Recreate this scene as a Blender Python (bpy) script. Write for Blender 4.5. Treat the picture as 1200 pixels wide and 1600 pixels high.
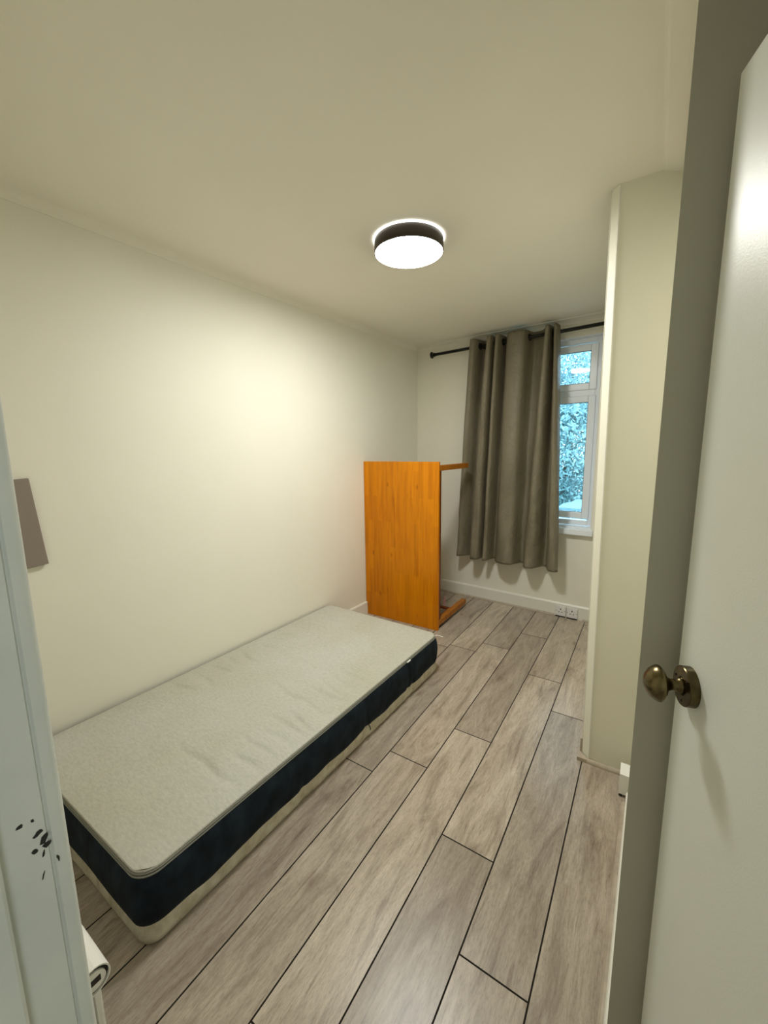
import bpy, bmesh, math, random
from mathutils import Vector, Matrix
R = math.radians
for o in list(bpy.data.objects): bpy.data.objects.remove(o)
C = bpy.context.scene.collection
random.seed(7)

# ---------------------------------------------------------------- camera, world, exposure, room lights
cam = bpy.data.cameras.new('camera'); camo = bpy.data.objects.new('camera', cam); C.objects.link(camo)
F, YAW, PITCH, ROLL = 632.06, R(33.25), R(8.803), R(-0.775)
fwd = Vector((-math.sin(YAW)*math.cos(PITCH), math.cos(YAW)*math.cos(PITCH), -math.sin(PITCH)))
rt = Vector((math.cos(YAW), math.sin(YAW), 0)); up = rt.cross(fwd)
r2 = math.cos(ROLL)*rt + math.sin(ROLL)*up; u2 = -math.sin(ROLL)*rt + math.cos(ROLL)*up
camo.matrix_world = Matrix(((r2.x,u2.x,-fwd.x,0),(r2.y,u2.y,-fwd.y,0),(r2.z,u2.z,-fwd.z,1.43),(0,0,0,1)))
cam.sensor_fit = 'VERTICAL'; cam.sensor_height = 36; cam.lens = F/1600*36; cam.clip_start = 0.02; cam.clip_end = 200
S = bpy.context.scene; S.camera = camo
S.view_settings.view_transform = 'Standard'; S.view_settings.look = 'None'
S.view_settings.gamma = 1; S.view_settings.use_curve_mapping = False
S.view_settings.exposure = 0.76

LAMP_STRENGTH = 64.0
RING_STRENGTH = 6.0
LAMP_COLOR = (0.975, 0.965, 0.925, 1)
w = bpy.data.worlds.new('overcast_sky'); S.world = w; w.use_nodes = True
bg = w.node_tree.nodes['Background']; bg.inputs[0].default_value = (0.52, 0.80, 1.0, 1); bg.inputs[1].default_value = 3.8

def area(name, loc, rot, sx, sy, power, color):
    l = bpy.data.lights.new(name, 'AREA'); l.shape = 'RECTANGLE'; l.size = sx; l.size_y = sy
    l.energy = power; l.color = color
    o = bpy.data.objects.new(name, l); C.objects.link(o); o.location = loc; o.rotation_euler = rot
    return o
# unseen cool fill light, added on the landing to brighten the left door jamb
area('landing_fill', (0.90, -0.70, 1.55), (0, R(90), 0), 1.0, 0.6, 3.9, (0.92, 0.98, 1.0))

# ---------------------------------------------------------------- material helpers
def new_mat(name, base=(0.8,0.8,0.8), rough=0.5, metal=0.0, spec=0.5):
    m = bpy.data.materials.new(name); m.use_nodes = True
    b = m.node_tree.nodes['Principled BSDF']
    b.inputs['Base Color'].default_value = (*base, 1); b.inputs['Roughness'].default_value = rough
    b.inputs['Metallic'].default_value = metal; b.inputs['Specular IOR Level'].default_value = spec
    return m, m.node_tree, b
def node(nt, t, **kw):
    n = nt.nodes.new(t)
    for k, v in kw.items():
        if k in n.inputs: n.inputs[k].default_value = v
        else: setattr(n, k, v)
    return n
def coords(nt, scale=(1,1,1), rot=(0,0,0)):
    tc = nt.nodes.new('ShaderNodeTexCoord'); mp = nt.nodes.new('ShaderNodeMapping')
    mp.inputs['Scale'].default_value = scale; mp.inputs['Rotation'].default_value = rot
    nt.links.new(tc.outputs['Object'], mp.inputs['Vector']); return mp.outputs['Vector']
def noise(nt, vec, scale, detail=4, rough=0.5, dist=0.0):
    n = nt.nodes.new('ShaderNodeTexNoise'); n.inputs['Scale'].default_value = scale
    n.inputs['Detail'].default_value = detail; n.inputs['Roughness'].default_value = rough
    n.inputs['Distortion'].default_value = dist
    nt.links.new(vec, n.inputs['Vector']); return n.outputs['Fac']
def ramp(nt, fac, stops):
    r = nt.nodes.new('ShaderNodeValToRGB'); e = r.color_ramp.elements
    while len(e) < len(stops): e.new(0.5)
    for i, (p, c) in enumerate(stops): e[i].position = p; e[i].color = (*c, 1) if len(c) == 3 else c
    nt.links.new(fac, r.inputs[0]); return r.outputs[0]
def bump(nt, b, h, strength=0.1, dist=0.01):
    n = nt.nodes.new('ShaderNodeBump'); n.inputs['Strength'].default_value = strength; n.inputs['Distance'].default_value = dist
    nt.links.new(h, n.inputs['Height']); nt.links.new(n.outputs[0], b.inputs['Normal']); return n
def mix(nt, a, b_, fac, mode='MIX'):
    n = nt.nodes.new('ShaderNodeMix'); n.data_type = 'RGBA'; n.blend_type = mode
    for s, v in ((6, a), (7, b_), (0, fac)):
        if hasattr(v, 'is_linked'): nt.links.new(v, n.inputs[s])
        else: n.inputs[s].default_value = (*v, 1) if isinstance(v, tuple) else v
    return n.outputs[2]

def paint(name, c1, c2, rough, bs=0.05, scale=3.0, spec=0.3):
    m, nt, b = new_mat(name, c1, rough, spec=spec)
    v = coords(nt)
    nt.links.new(ramp(nt, noise(nt, v, scale, 5), [(0.3, c1), (0.7, c2)]), b.inputs['Base Color'])
    bump(nt, b, noise(nt, v, 260, 3), bs, 0.002)
    return m
M_wall = paint('cream_wall_paint', (0.85,0.83,0.715), (0.87,0.85,0.735), 0.6)
M_ceil = paint('ceiling_paint', (0.87,0.84,0.73), (0.89,0.86,0.75), 0.75)
M_side = paint('magnolia_cupboard_paint', (0.84,0.82,0.68), (0.86,0.84,0.70), 0.5)
M_front = paint('darker_cupboard_front', (0.53,0.52,0.43), (0.56,0.55,0.46), 0.5)
M_trim = paint('white_gloss_trim', (0.80,0.79,0.70), (0.84,0.83,0.74), 0.32, 0.03)
M_bead = paint('beige_floor_bead', (0.40,0.34,0.26), (0.52,0.45,0.35), 0.45, 0.05, 30)
M_door = paint('white_eggshell_door', (0.76,0.79,0.71), (0.79,0.82,0.74), 0.38, 0.10, 2.0, 0.42)
M_jamb = paint('grey_white_door_frame', (0.66,0.70,0.66), (0.76,0.79,0.73), 0.40, 0.12, 8.0, 0.5)
M_upvc, _, _ = new_mat('white_window_plastic', (0.90,0.95,1.0), 0.25)
M_socket, _, _ = new_mat('white_socket_plastic', (0.80,0.80,0.78), 0.3)
M_dark, _, _ = new_mat('black_plastic', (0.012,0.012,0.012), 0.5)
M_rod, _, _ = new_mat('black_metal_rod', (0.012,0.014,0.013), 0.38, 0.3)
M_chip, _, _ = new_mat('exposed_dark_metal', (0.02,0.02,0.018), 0.6)
M_white, _, _ = new_mat('white_enamel', (0.90,0.90,0.84), 0.3)
M_tag, _, _ = new_mat('white_label_cloth', (0.9,0.9,0.88), 0.8)
M_panel, _, _ = new_mat('taupe_panel', (0.27,0.225,0.185), 0.6)
M_pink, _, _ = new_mat('pink_paper', (0.75,0.45,0.48), 0.8)
M_lampbody, _, _ = new_mat('dark_bronze_lamp_body', (0.045,0.035,0.025), 0.45, 0.4)

m, nt, b = new_mat('antique_brass', (0.20,0.155,0.085), 0.27, 1.0); M_brass = m
v = coords(nt, (1,1,1)); nt.links.new(ramp(nt, noise(nt, v, 30, 4), [(0.35,(0.085,0.066,0.032)),(0.7,(0.21,0.17,0.085))]), b.inputs['Base Color'])
M_brassdark, _, _ = new_mat('darkened_brass', (0.03,0.025,0.018), 0.3, 0.9)

def emis(name, col, s):
    m = bpy.data.materials.new(name); m.use_nodes = True; nt = m.node_tree; nt.nodes.clear()
    e = nt.nodes.new('ShaderNodeEmission'); e.inputs[0].default_value = col; e.inputs[1].default_value = s
    o = nt.nodes.new('ShaderNodeOutputMaterial'); nt.links.new(e.outputs[0], o.inputs[0]); return m
M_diff = emis('lit_lamp_diffuser', LAMP_COLOR, LAMP_STRENGTH)
M_ring = emis('lit_lamp_backlight', LAMP_COLOR, RING_STRENGTH)

# laminate floor; each plank carries its own random tone in a colour attribute
m, nt, b = new_mat('grey_oak_laminate', (0.3,0.26,0.2), 0.33, spec=0.5); M_floor = m
at = nt.nodes.new('ShaderNodeAttribute'); at.attribute_name = 'plank'
sep = nt.nodes.new('ShaderNodeSeparateColor'); nt.links.new(at.outputs['Color'], sep.inputs[0])
tc = nt.nodes.new('ShaderNodeTexCoord')
off = nt.nodes.new('ShaderNodeVectorMath'); off.operation = 'MULTIPLY_ADD'
nt.links.new(at.outputs['Color'], off.inputs[0]); off.inputs[1].default_value = (13,27,9); nt.links.new(tc.outputs['Object'], off.inputs[2])
def mapped(scale):
    mp = nt.nodes.new('ShaderNodeMapping'); mp.inputs['Scale'].default_value = scale
    nt.links.new(off.outputs[0], mp.inputs['Vector']); return mp.outputs[0]
g1 = noise(nt, mapped((7,1.3,1)), 1.6, 8, 0.66, 1.8)
g2 = noise(nt, mapped((85,7,1)), 2.0, 4, 0.7, 0.4)
g3 = noise(nt, mapped((4.5,1.8,1)), 1.3, 3, 0.5, 0.6)
base = ramp(nt, g1, [(0.28,(0.27,0.220,0.170)),(0.45,(0.44,0.378,0.300)),(0.58,(0.53,0.463,0.375)),(0.75,(0.63,0.565,0.475))])
fine = ramp(nt, g2, [(0.30,(0.76,0.75,0.73)),(0.55,(1,1,1)),(0.8,(1.08,1.08,1.08))])
c = mix(nt, base, fine, 0.8, 'MULTIPLY')
g4 = noise(nt, mapped((170,30,1)), 2.0, 3, 0.7, 0.2)
c = mix(nt, c, ramp(nt, g4, [(0.34,(0.70,0.67,0.64)),(0.5,(1,1,1)),(0.7,(1.06,1.06,1.06))]), 0.7, 'MULTIPLY')
g5 = noise(nt, mapped((16,1.0,1)), 2.2, 6, 0.7, 2.6)
c = mix(nt, c, ramp(nt, g5, [(0.32,(0.52,0.47,0.42)),(0.40,(0.90,0.88,0.86)),(0.5,(1,1,1))]), 0.8, 'MULTIPLY')
knot = ramp(nt, g3, [(0.16,(0.42,0.36,0.32)),(0.34,(0.9,0.88,0.86)),(0.5,(1,1,1))])
c = mix(nt, c, knot, 0.8, 'MULTIPLY')
tone = ramp(nt, sep.outputs[0], [(0.0,(0.66,0.64,0.63)),(0.5,(0.97,0.955,0.94)),(1.0,(1.25,1.25,1.23))])
c = mix(nt, c, tone, 1.0, 'MULTIPLY')
vor = nt.nodes.new('ShaderNodeTexVoronoi'); vor.inputs['Scale'].default_value = 1.0
nt.links.new(mapped((7.0,3.3,1)), vor.inputs['Vector'])
kd = ramp(nt, vor.outputs['Distance'], [(0.02,(0.30,0.24,0.2)),(0.075,(0.72,0.68,0.65)),(0.17,(1,1,1))])
c = mix(nt, c, kd, 0.62, 'MULTIPLY')
nt.links.new(c, b.inputs['Base Color'])
bump(nt, b, g2, 0.12, 0.001)
M_groove, _, _ = new_mat('dark_plank_joint', (0.03,0.024,0.018), 0.8)

# orange lacquered wood
def wood(name, cols, rough=0.3, rot=(0,0,0)):
    m, nt, b = new_mat(name, cols[1], rough, spec=0.25)
    v = coords(nt, (1,1,1), rot)
    br = nt.nodes.new('ShaderNodeTexBrick'); br.inputs['Scale'].default_value = 1.0
    br.inputs['Brick Width'].default_value = 0.42; br.inputs['Row Height'].default_value = 0.043; br.inputs['Mortar Size'].default_value = 0.0
    br.inputs['Color1'].default_value = (0,0,0,1); br.inputs['Color2'].default_value = (1,1,1,1)
    mp = nt.nodes.new('ShaderNodeMapping'); mp.inputs['Rotation'].default_value = (0, R(90), 0)
    nt.links.new(v, mp.inputs['Vector'])
    sw = nt.nodes.new('ShaderNodeCombineXYZ'); sp = nt.nodes.new('ShaderNodeSeparateXYZ'); nt.links.new(v, sp.inputs[0])
    nt.links.new(sp.outputs['Z'], sw.inputs['X']); nt.links.new(sp.outputs['X'], sw.inputs['Y'])
    nt.links.new(sw.outputs[0], br.inputs['Vector'])
    mg = nt.nodes.new('ShaderNodeMapping'); mg.inputs['Scale'].default_value = (22,22,1.6); nt.links.new(v, mg.inputs['Vector'])
    g = noise(nt, mg.outputs[0], 1.5, 6, 0.6, 0.8)
    big = noise(nt, v, 2.2, 2)
    c = ramp(nt, g, [(0.25, cols[0]), (0.5, cols[1]), (0.8, cols[2])])
    t = ramp(nt, br.outputs['Color'], [(0.0,(0.86,0.82,0.8)),(1.0,(1.06,1.07,1.0))])
    c = mix(nt, c, t, 0.8, 'MULTIPLY')
    vo = nt.nodes.new('ShaderNodeTexVoronoi'); vo.inputs['Scale'].default_value = 1
    mk = nt.nodes.new('ShaderNodeMapping'); mk.inputs['Scale'].default_value = (9,9,4.5); nt.links.new(v, mk.inputs['Vector'])
    nt.links.new(mk.outputs[0], vo.inputs['Vector'])
    c = mix(nt, c, ramp(nt, vo.outputs['Distance'], [(0.03,(0.5,0.38,0.3)),(0.12,(1,1,1))]), 0.7, 'MULTIPLY')
    nt.links.new(c, b.inputs['Base Color']); return m
M_wood = wood('orange_lacquered_pine', [(0.52,0.150,0.001),(0.68,0.225,0.001),(0.78,0.285,0.002)], 0.36)
M_wooddark = wood('red_brown_underside_wood', [(0.12,0.028,0.006),(0.20,0.05,0.010),(0.28,0.08,0.014)], 0.4)
M_woodleg = wood('amber_leg_wood', [(0.34,0.10,0.006),(0.46,0.16,0.008),(0.55,0.20,0.01)], 0.35)

# mattress fabrics
m, nt, b = new_mat('grey_beige_knit_fabric', (0.5,0.48,0.4), 0.9, spec=0.15); M_top = m
v = coords(nt); va = coords(nt, (1, 3.0, 1))
c = ramp(nt, noise(nt, va, 45, 8, 0.75), [(0.30,(0.45,0.45,0.39)),(0.5,(0.54,0.54,0.475)),(0.72,(0.62,0.62,0.55))])
c = mix(nt, c, ramp(nt, noise(nt, v, 2.3, 3), [(0.35,(0.90,0.88,0.80)),(0.65,(1,1,1))]), 0.8, 'MULTIPLY')
vo = nt.nodes.new('ShaderNodeTexVoronoi'); vo.inputs['Scale'].default_value = 5.5; nt.links.new(v, vo.inputs['Vector'])
c = mix(nt, c, ramp(nt, vo.outputs['Distance'], [(0.012,(0.35,0.27,0.2)),(0.03,(1,1,1))]), 0.7, 'MULTIPLY')
nt.links.new(c, b.inputs['Base Color']); bump(nt, b, noise(nt, v, 500, 2), 0.35, 0.002)
m, nt, b = new_mat('navy_side_fabric', (0.006,0.011,0.020), 0.85, spec=0.2); M_navy = m
v = coords(nt)
nt.links.new(ramp(nt, noise(nt, v, 14, 6), [(0.3,(0.003,0.006,0.010)),(0.7,(0.012,0.022,0.032))]), b.inputs['Base Color'])
bump(nt, b, noise(nt, coords(nt, (14,14,3)), 1.5, 4), 0.5, 0.012)
m, nt, b = new_mat('cream_base_fabric', (0.6,0.56,0.44), 0.9, spec=0.1); M_base = m
v = coords(nt)
nt.links.new(ramp(nt, noise(nt, v, 22, 6, 0.6), [(0.3,(0.42,0.37,0.25)),(0.6,(0.62,0.58,0.45)),(0.8,(0.70,0.66,0.54))]), b.inputs['Base Color'])
bump(nt, b, noise(nt, v, 60, 4), 0.4, 0.004)
M_piping, _, _ = new_mat('grey_piping_fabric', (0.23,0.23,0.19), 0.85)

# curtain
m, nt, b = new_mat('taupe_curtain_fabric', (0.25,0.21,0.145), 0.48, spec=0.4); M_curt = m
v = coords(nt)
nt.links.new(ramp(nt, noise(nt, coords(nt,(1,1,0.25)), 9, 5), [(0.3,(0.190,0.165,0.108)),(0.7,(0.238,0.210,0.145))]), b.inputs['Base Color'])
n1 = noise(nt, coords(nt, (1.0,1.0,0.9), (0,R(32),0)), 8, 5, 0.6, 1.2)
bump(nt, b, ramp(nt, n1, [(0.44,(0,0,0)),(0.5,(1,1,1)),(0.56,(0.15,0.15,0.15))]), 0.35, 0.008)

m, nt, b = new_mat('window_glass', (1,1,1), 0.0); M_glass = m
nt.nodes.clear()
o_ = nt.nodes.new('ShaderNodeOutputMaterial'); g_ = nt.nodes.new('ShaderNodeBsdfGlossy'); g_.inputs['Roughness'].default_value = 0.01
t_ = nt.nodes.new('ShaderNodeBsdfTransparent'); t_.inputs[0].default_value = (0.93,0.97,0.98,1)
f_ = nt.nodes.new('ShaderNodeFresnel'); f_.inputs['IOR'].default_value = 1.45
x_ = nt.nodes.new('ShaderNodeMixShader'); nt.links.new(f_.outputs[0], x_.inputs[0])
nt.links.new(t_.outputs[0], x_.inputs[1]); nt.links.new(g_.outputs[0], x_.inputs[2]); nt.links.new(x_.outputs[0], o_.inputs[0])

def leafmat(name, a, bcol):
    m, nt, b = new_mat(name, a, 0.5)
    nt.links.new(ramp(nt, noise(nt, coords(nt), 3.5, 5), [(0.3, a), (0.7, bcol)]), b.inputs['Base Color'])
    return m
M_leaf1 = leafmat('blue_green_leaves', (0.13,0.24,0.25), (0.27,0.42,0.43))
M_leaf2 = leafmat('mid_green_leaves', (0.09,0.19,0.19), (0.20,0.34,0.34))
M_bark, _, _ = new_mat('tree_bark', (0.12,0.10,0.08), 0.9)
M_grass = leafmat('lawn_grass', (0.10,0.22,0.12), (0.16,0.30,0.18))
M_shelter, _, _ = new_mat('pale_blue_shelter_roof', (0.16,0.25,0.27), 0.6)
M_shedwall = leafmat('pale_shed_roofing', (0.13,0.22,0.25), (0.17,0.27,0.30))

# ---------------------------------------------------------------- mesh helpers
def mk(name, bm, mats, parent=None, smooth=False, loc=None, rotz=0.0):
    me = bpy.data.meshes.new(name); bm.normal_update(); bm.to_mesh(me); bm.free()
    for mm in (mats if isinstance(mats, (list,tuple)) else [mats]): me.materials.append(mm)
    if smooth:
        me.polygons.foreach_set('use_smooth', [True]*len(me.polygons))
    o = bpy.data.objects.new(name, me); C.objects.link(o)
    if parent is not None: o.parent = parent
    if loc is not None: o.location = loc
    o.rotation_euler.z = rotz
    return o
def sharp(o, ang=35):
    me = o.data; bm = bmesh.new(); bm.from_mesh(me)
    for e in bm.edges:
        e.smooth = not (len(e.link_faces) == 2 and e.calc_face_angle(0) > R(ang))
    for f in bm.faces: f.smooth = True
    bm.to_mesh(me); bm.free(); return o
def thing(name, label, cat, loc=(0,0,0), rotz=0.0, group=None):
    o = bpy.data.objects.new(name, None); C.objects.link(o); o.location = loc; o.rotation_euler.z = rotz
    o.empty_display_size = 0.1
    o['label'] = label; o['category'] = cat
    if group: o['group'] = group
    return o
def tag(o, label, cat, group=None):
    o['label'] = label; o['category'] = cat
    if group: o['group'] = group
    return o
def struct(o, label=None):
    o['kind'] = 'structure'
    if label: o['label'] = label
    return o
def B(bm, x0, x1, y0, y1, z0, z1, bev=0.0, mi=0):
    vs = [bm.verts.new((x,y,z)) for x in (x0,x1) for y in (y0,y1) for z in (z0,z1)]
    idx = [(0,1,3,2),(4,6,7,5),(0,4,5,1),(2,3,7,6),(0,2,6,4),(1,5,7,3)]
    fs = [bm.faces.new([vs[i] for i in q]) for q in idx]
    for f in fs: f.material_index = mi
    if bev > 0:
        es = list({e for f in fs for e in f.edges})
        r = bmesh.ops.bevel(bm, geom=es, offset=bev, segments=2, affect='EDGES', profile=0.6)
        for f in r['faces']: f.material_index = mi
def prism(bm, pts, z0, z1, mi=0):
    """vertical prism of a counter-clockwise plan outline"""
    a = [bm.verts.new((x,y,z0)) for x,y in pts]; t = [bm.verts.new((x,y,z1)) for x,y in pts]
    n = len(pts)
    fs = [bm.faces.new(a[::-1]), bm.faces.new(t)]
    for i in range(n): fs.append(bm.faces.new((a[i], a[(i+1)%n], t[(i+1)%n], t[i])))
    for f in fs: f.material_index = mi
def sweep(bm, prof, L, x0=0.0):
    """prof is a (y,z) outline swept along +x"""
    a = [bm.verts.new((x0,y,z)) for y,z in prof]; t = [bm.verts.new((x0+L,y,z)) for y,z in prof]; n = len(prof)
    bm.faces.new(a); bm.faces.new(t[::-1])
    for i in range(n): bm.faces.new((a[(i+1)%n], a[i], t[i], t[(i+1)%n]))
    bmesh.ops.recalc_face_normals(bm, faces=bm.faces)
def lathe(bm, prof, seg=48, M=Matrix(), mi=0, close=False):
    """prof (r,h) about z"""
    rings = []
    for r, h in prof:
        if r < 1e-6: rings.append([bm.verts.new(M @ Vector((0,0,h)))])
        else: rings.append([bm.verts.new(M @ Vector((r*math.cos(2*math.pi*i/seg), r*math.sin(2*math.pi*i/seg), h))) for i in range(seg)])
    for a, c in zip(rings, rings[1:]):
        for i in range(seg):
            j = (i+1) % seg
            if len(a) == 1 and len(c) == 1: continue
            if len(a) == 1: f = bm.faces.new((a[0], c[j], c[i]))
            elif len(c) == 1: f = bm.faces.new((a[i], a[j], c[0]))
            else: f = bm.faces.new((a[i], a[j], c[j], c[i]))
            f.material_index = mi
def tube(bm, pts, r, seg=10):
    pts = [Vector(p) for p in pts]; rings = []
    for i, p in enumerate(pts):
        d = (pts[min(i+1,len(pts)-1)] - pts[max(i-1,0)]).normalized()
        a = d.cross(Vector((0,0,1)) if abs(d.z) < 0.9 else Vector((1,0,0))).normalized(); b2 = d.cross(a)
        rings.append([bm.verts.new(p + r*(math.cos(2*math.pi*k/seg)*a + math.sin(2*math.pi*k/seg)*b2)) for k in range(seg)])
    for a, c in zip(rings, rings[1:]):
        for k in range(seg): bm.faces.new((a[k], a[(k+1)%seg], c[(k+1)%seg], c[k]))
    bm.faces.new(rings[0][::-1]); bm.faces.new(rings[-1])

# ---------------------------------------------------------------- the room
CEIL = 2.395
# rotated frames of the two room walls
BW_O = Vector((-1.707, 3.645, 0)); BW_A = R(-3.235)
LW_O = Vector((-2.079, 0.20, 0)); LW_A = math.atan2(3.64-0.20, -1.985+2.079)
def bwp(u, v, z=0.0):
    return Vector((BW_O.x + u*math.cos(BW_A) - v*math.sin(BW_A), BW_O.y + u*math.sin(BW_A) + v*math.cos(BW_A), z))

# floor: rows of planks, one mesh
ROWS = {0:(-0.163,0.62), -1:(-0.356,0.903), -2:(-0.553,1.21), -3:(-0.746,1.775), -4:(-0.944,1.465), -5:(-1.138,1.316)}
PL = 1.286
bm = bmesh.new(); col = bm.loops.layers.float_color.new('plank')
rng = random.Random(11)
TONES = {(0,1):0.42,(-1,1):0.30,(-1,0):0.5,(-2,0):0.22,(-2,1):0.72,(-3,0):0.68,(-3,1):0.30,(-4,0):0.46,(-4,1):0.58,(-5,0):0.33,(-5,1):0.28,(-5,2):0.78,(-4,2):0.34,(-3,2):0.45,(-2,2):0.66,(-1,2):0.85}
def xedge(k):
    if k in ROWS: return ROWS[k][0]
    return 0.031 + 0.194*(k-1) if k > 0 else -1.138 + 0.194*(k+5)
g = 0.0009
for k in range(-11, 6):
    x0, x1 = xedge(k), xedge(k+1)
    j0 = ROWS[k][1] if k in ROWS else rng.uniform(0.2, 1.3)
    for n in range(-2, 4):
        y0 = j0 + (n-1)*PL; y1 = y0 + PL
        if y1 < -1.5 or y0 > 3.8: continue
        y0 = max(y0, -1.5); y1 = min(y1, 3.8)
        t = TONES.get((k, n), rng.uniform(0.25, 0.75)); cc = (t, rng.random(), rng.random(), 1)
        e = 0.0016
        P = [(x0+g,y0+g),(x1-g,y0+g),(x1-g,y1-g),(x0+g,y1-g)]
        Q = [(x0+g+e,y0+g+e),(x1-g-e,y0+g+e),(x1-g-e,y1-g-e),(x0+g+e,y1-g-e)]
        lo = [bm.verts.new((x,y,-0.0012)) for x,y in P]; hi = [bm.verts.new((x,y,0)) for x,y in Q]; bo = [bm.verts.new((x,y,-0.006)) for x,y in P]
        fs = [bm.faces.new(hi)]
        for i in range(4):
            fs.append(bm.faces.new((lo[i],lo[(i+1)%4],hi[(i+1)%4],hi[i]))); fs.append(bm.faces.new((bo[i],bo[(i+1)%4],lo[(i+1)%4],lo[i])))
        for f in fs:
            for l in f.loops: l[col] = cc
        for f in fs[1:]: f.material_index = 1
B(bm, -2.6, 1.3, -1.5, 3.9, -0.05, -0.004, 0, 1)
struct(mk('floor', bm, [M_floor, M_groove]))

bm = bmesh.new(); B(bm, -2.6, 1.3, -1.6, 4.1, CEIL, CEIL+0.08)
struct(mk('ceiling', bm, M_ceil))

# left wall (frame runs along local +x, room on its -y side ... room is to the right)
bm = bmesh.new(); B(bm, -0.35, 4.0, 0.0, 0.12, 0, CEIL)
struct(mk('wall_left', bm, M_wall, loc=LW_O, rotz=LW_A))
bm = bmesh.new(); sweep(bm, [(0,CEIL),(0,CEIL-0.034),(-0.003,CEIL-0.034)]+[(-0.003-0.05*(1-math.cos(R(15*i))), CEIL-0.032+0.0318*math.sin(R(15*i))) for i in range(1,7)]+[(-0.06,CEIL-0.0001),(-0.06,CEIL)], 3.5, 0)
struct(mk('trim_1', bm, M_ceil, loc=LW_O, rotz=LW_A), 'small plaster cove between left wall and ceiling')
bm = bmesh.new(); sweep(bm, [(0,0),(0,0.11),(-0.010,0.11),(-0.016,0.10),(-0.016,0)], 3.44, 0)
struct(mk('baseboard_left', bm, M_trim, loc=LW_O, rotz=LW_A))

# back wall with window opening
WU0, WU1, WZ0, WZ1 = 0.42, 1.349, 0.775, 2.270
bm = bmesh.new()
B(bm, -0.5, WU0, 0, 0.16, 0, CEIL); B(bm, WU1, 2.2, 0, 0.16, 0, CEIL)
B(bm, WU0, WU1, 0, 0.16, 0, WZ0-0.02); B(bm, WU0, WU1, 0, 0.16, WZ1, CEIL)
struct(mk('wall_back', bm, M_wall, loc=BW_O, rotz=BW_A))
bm = bmesh.new(); N = 8
prof = [(0,CEIL),(0,CEIL-0.028)] + [(-0.004-0.072*(1-math.cos(a)), CEIL-0.026+0.022*math.sin(a)) for a in [R(90)*i/N for i in range(N+1)]] + [(-0.082,CEIL-0.004),(-0.082,CEIL)]
sweep(bm, prof, 1.86, -0.283)
struct(mk('trim_2', bm, M_ceil, loc=BW_O, rotz=BW_A), 'plaster coving along the top of the window wall')
bm = bmesh.new(); sweep(bm, [(0,0),(0,0.118),(-0.008,0.118),(-0.016,0.106),(-0.018,0)], 1.86, -0.283)
struct(mk('baseboard_back', bm, M_trim, loc=BW_O, rotz=BW_A))
def bead_prof(s=-1, w=0.014): return [(0,0)] + [(s*w*math.sin(a), w*math.cos(a)) for a in [R(90)*i/6 for i in range(7)]]
for u0, L_ in ((-0.28, 1.39), (1.335, 0.21)):
    bm = bmesh.new(); sweep(bm, [(y-0.018, z) for y,z in bead_prof()], L_, u0)
    struct(mk('trim_3', bm, M_bead, loc=BW_O, rotz=BW_A), 'thin beige floor bead along the window wall')

# right side: narrow nib with rounded corner bead, cupboard side, recess behind the door
PX, PY, CX, CY0 = -0.168, 1.893, 0.012, 0.925
bm = bmesh.new()
prism(bm, [(PX+0.030, PY), (CX+0.4, PY), (CX+0.4, 3.85), (PX, 3.85), (PX, PY+0.030)], 0, CEIL)
wr = mk('wall_right', bm, M_side)
LEAN = 0.030
for v_ in wr.data.vertices:
    if v_.co.z > 1 and v_.co.x < 0: v_.co.x -= LEAN; struct(wr, 'cream boxed-in wall beside the window')
bm = bmesh.new()
for x_, y_ in ((PX+0.030, PY),):
    tube(bm, [(x_+0.001, y_-0.0005, 0.02), (x_+0.001-LEAN, y_-0.0005, CEIL)], 0.0032, 8)
tube(bm, [(PX, PY+0.030, 0.02), (PX-LEAN, PY+0.030, CEIL)], 0.002, 8)
struct(mk('trim_4', bm, M_trim), 'raised corner bead on the boxed-in wall')
bm = bmesh.new()
prism(bm, [(CX,CY0),(0.66,CY0),(0.66,PY),(CX+0.014,PY)], 0, CEIL)
struct(mk('wall_cupboard', bm, M_side), 'cream side of the boxed-in cupboard beside the door')
bm = bmesh.new(); B(bm, CX-0.0005, 0.62, CY0-0.006, CY0, 0, CEIL)  # thin board over the cupboard front, coloured darker than the cream side
struct(mk('trim_9', bm, M_front), 'darker grey front board of the cupboard behind the open door')
bm = bmesh.new(); B(bm, 0.62, 0.74, -0.02, CY0, 0, CEIL)
struct(mk('wall_recess', bm, M_wall), 'wall behind the open door')
# coving and beads on the right
bm = bmesh.new()
sweep(bm, [(0,CEIL),(0,CEIL-0.02),(-0.01,CEIL-0.018),(-0.05,CEIL-0.006),(-0.056,CEIL-0.0015),(-0.062,CEIL)], PY-CY0, 0)
o = mk('trim_5', bm, M_ceil); o.location = (CX, CY0, 0); o.rotation_euler.z = R(90-0.83); 
for v_ in o.data.vertices: v_.co.y = -v_.co.y
o.data.flip_normals(); struct(o, 'shallow coving above the cupboard side')
bm = bmesh.new()
def bead_line(bm, p, q, w=0.014, h=0.014):
    """floor bead from p to q; the wall lies on the left of p->q"""
    p = Vector((*p,0)); q = Vector((*q,0)); d = (q-p).normalized(); n = Vector((d.y,-d.x,0))
    pr = [(0,0)] + [(w*math.cos(a), h*math.sin(a)) for a in [R(90)*i/6 for i in range(7)]]
    A = [bm.verts.new(p + n*a + Vector((0,0,b_))) for a,b_ in pr]; E_ = [bm.verts.new(q + n*a + Vector((0,0,b_))) for a,b_ in pr]
    m_ = len(pr); bm.faces.new(A); bm.faces.new(E_[::-1])
    for i in range(m_): bm.faces.new((A[(i+1)%m_],A[i],E_[i],E_[(i+1)%m_]))
    bmesh.ops.recalc_face_normals(bm, faces=bm.faces)
bead_line(bm, (PX+0.022, PY), (CX, PY), 0.016, 0.018)
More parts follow.
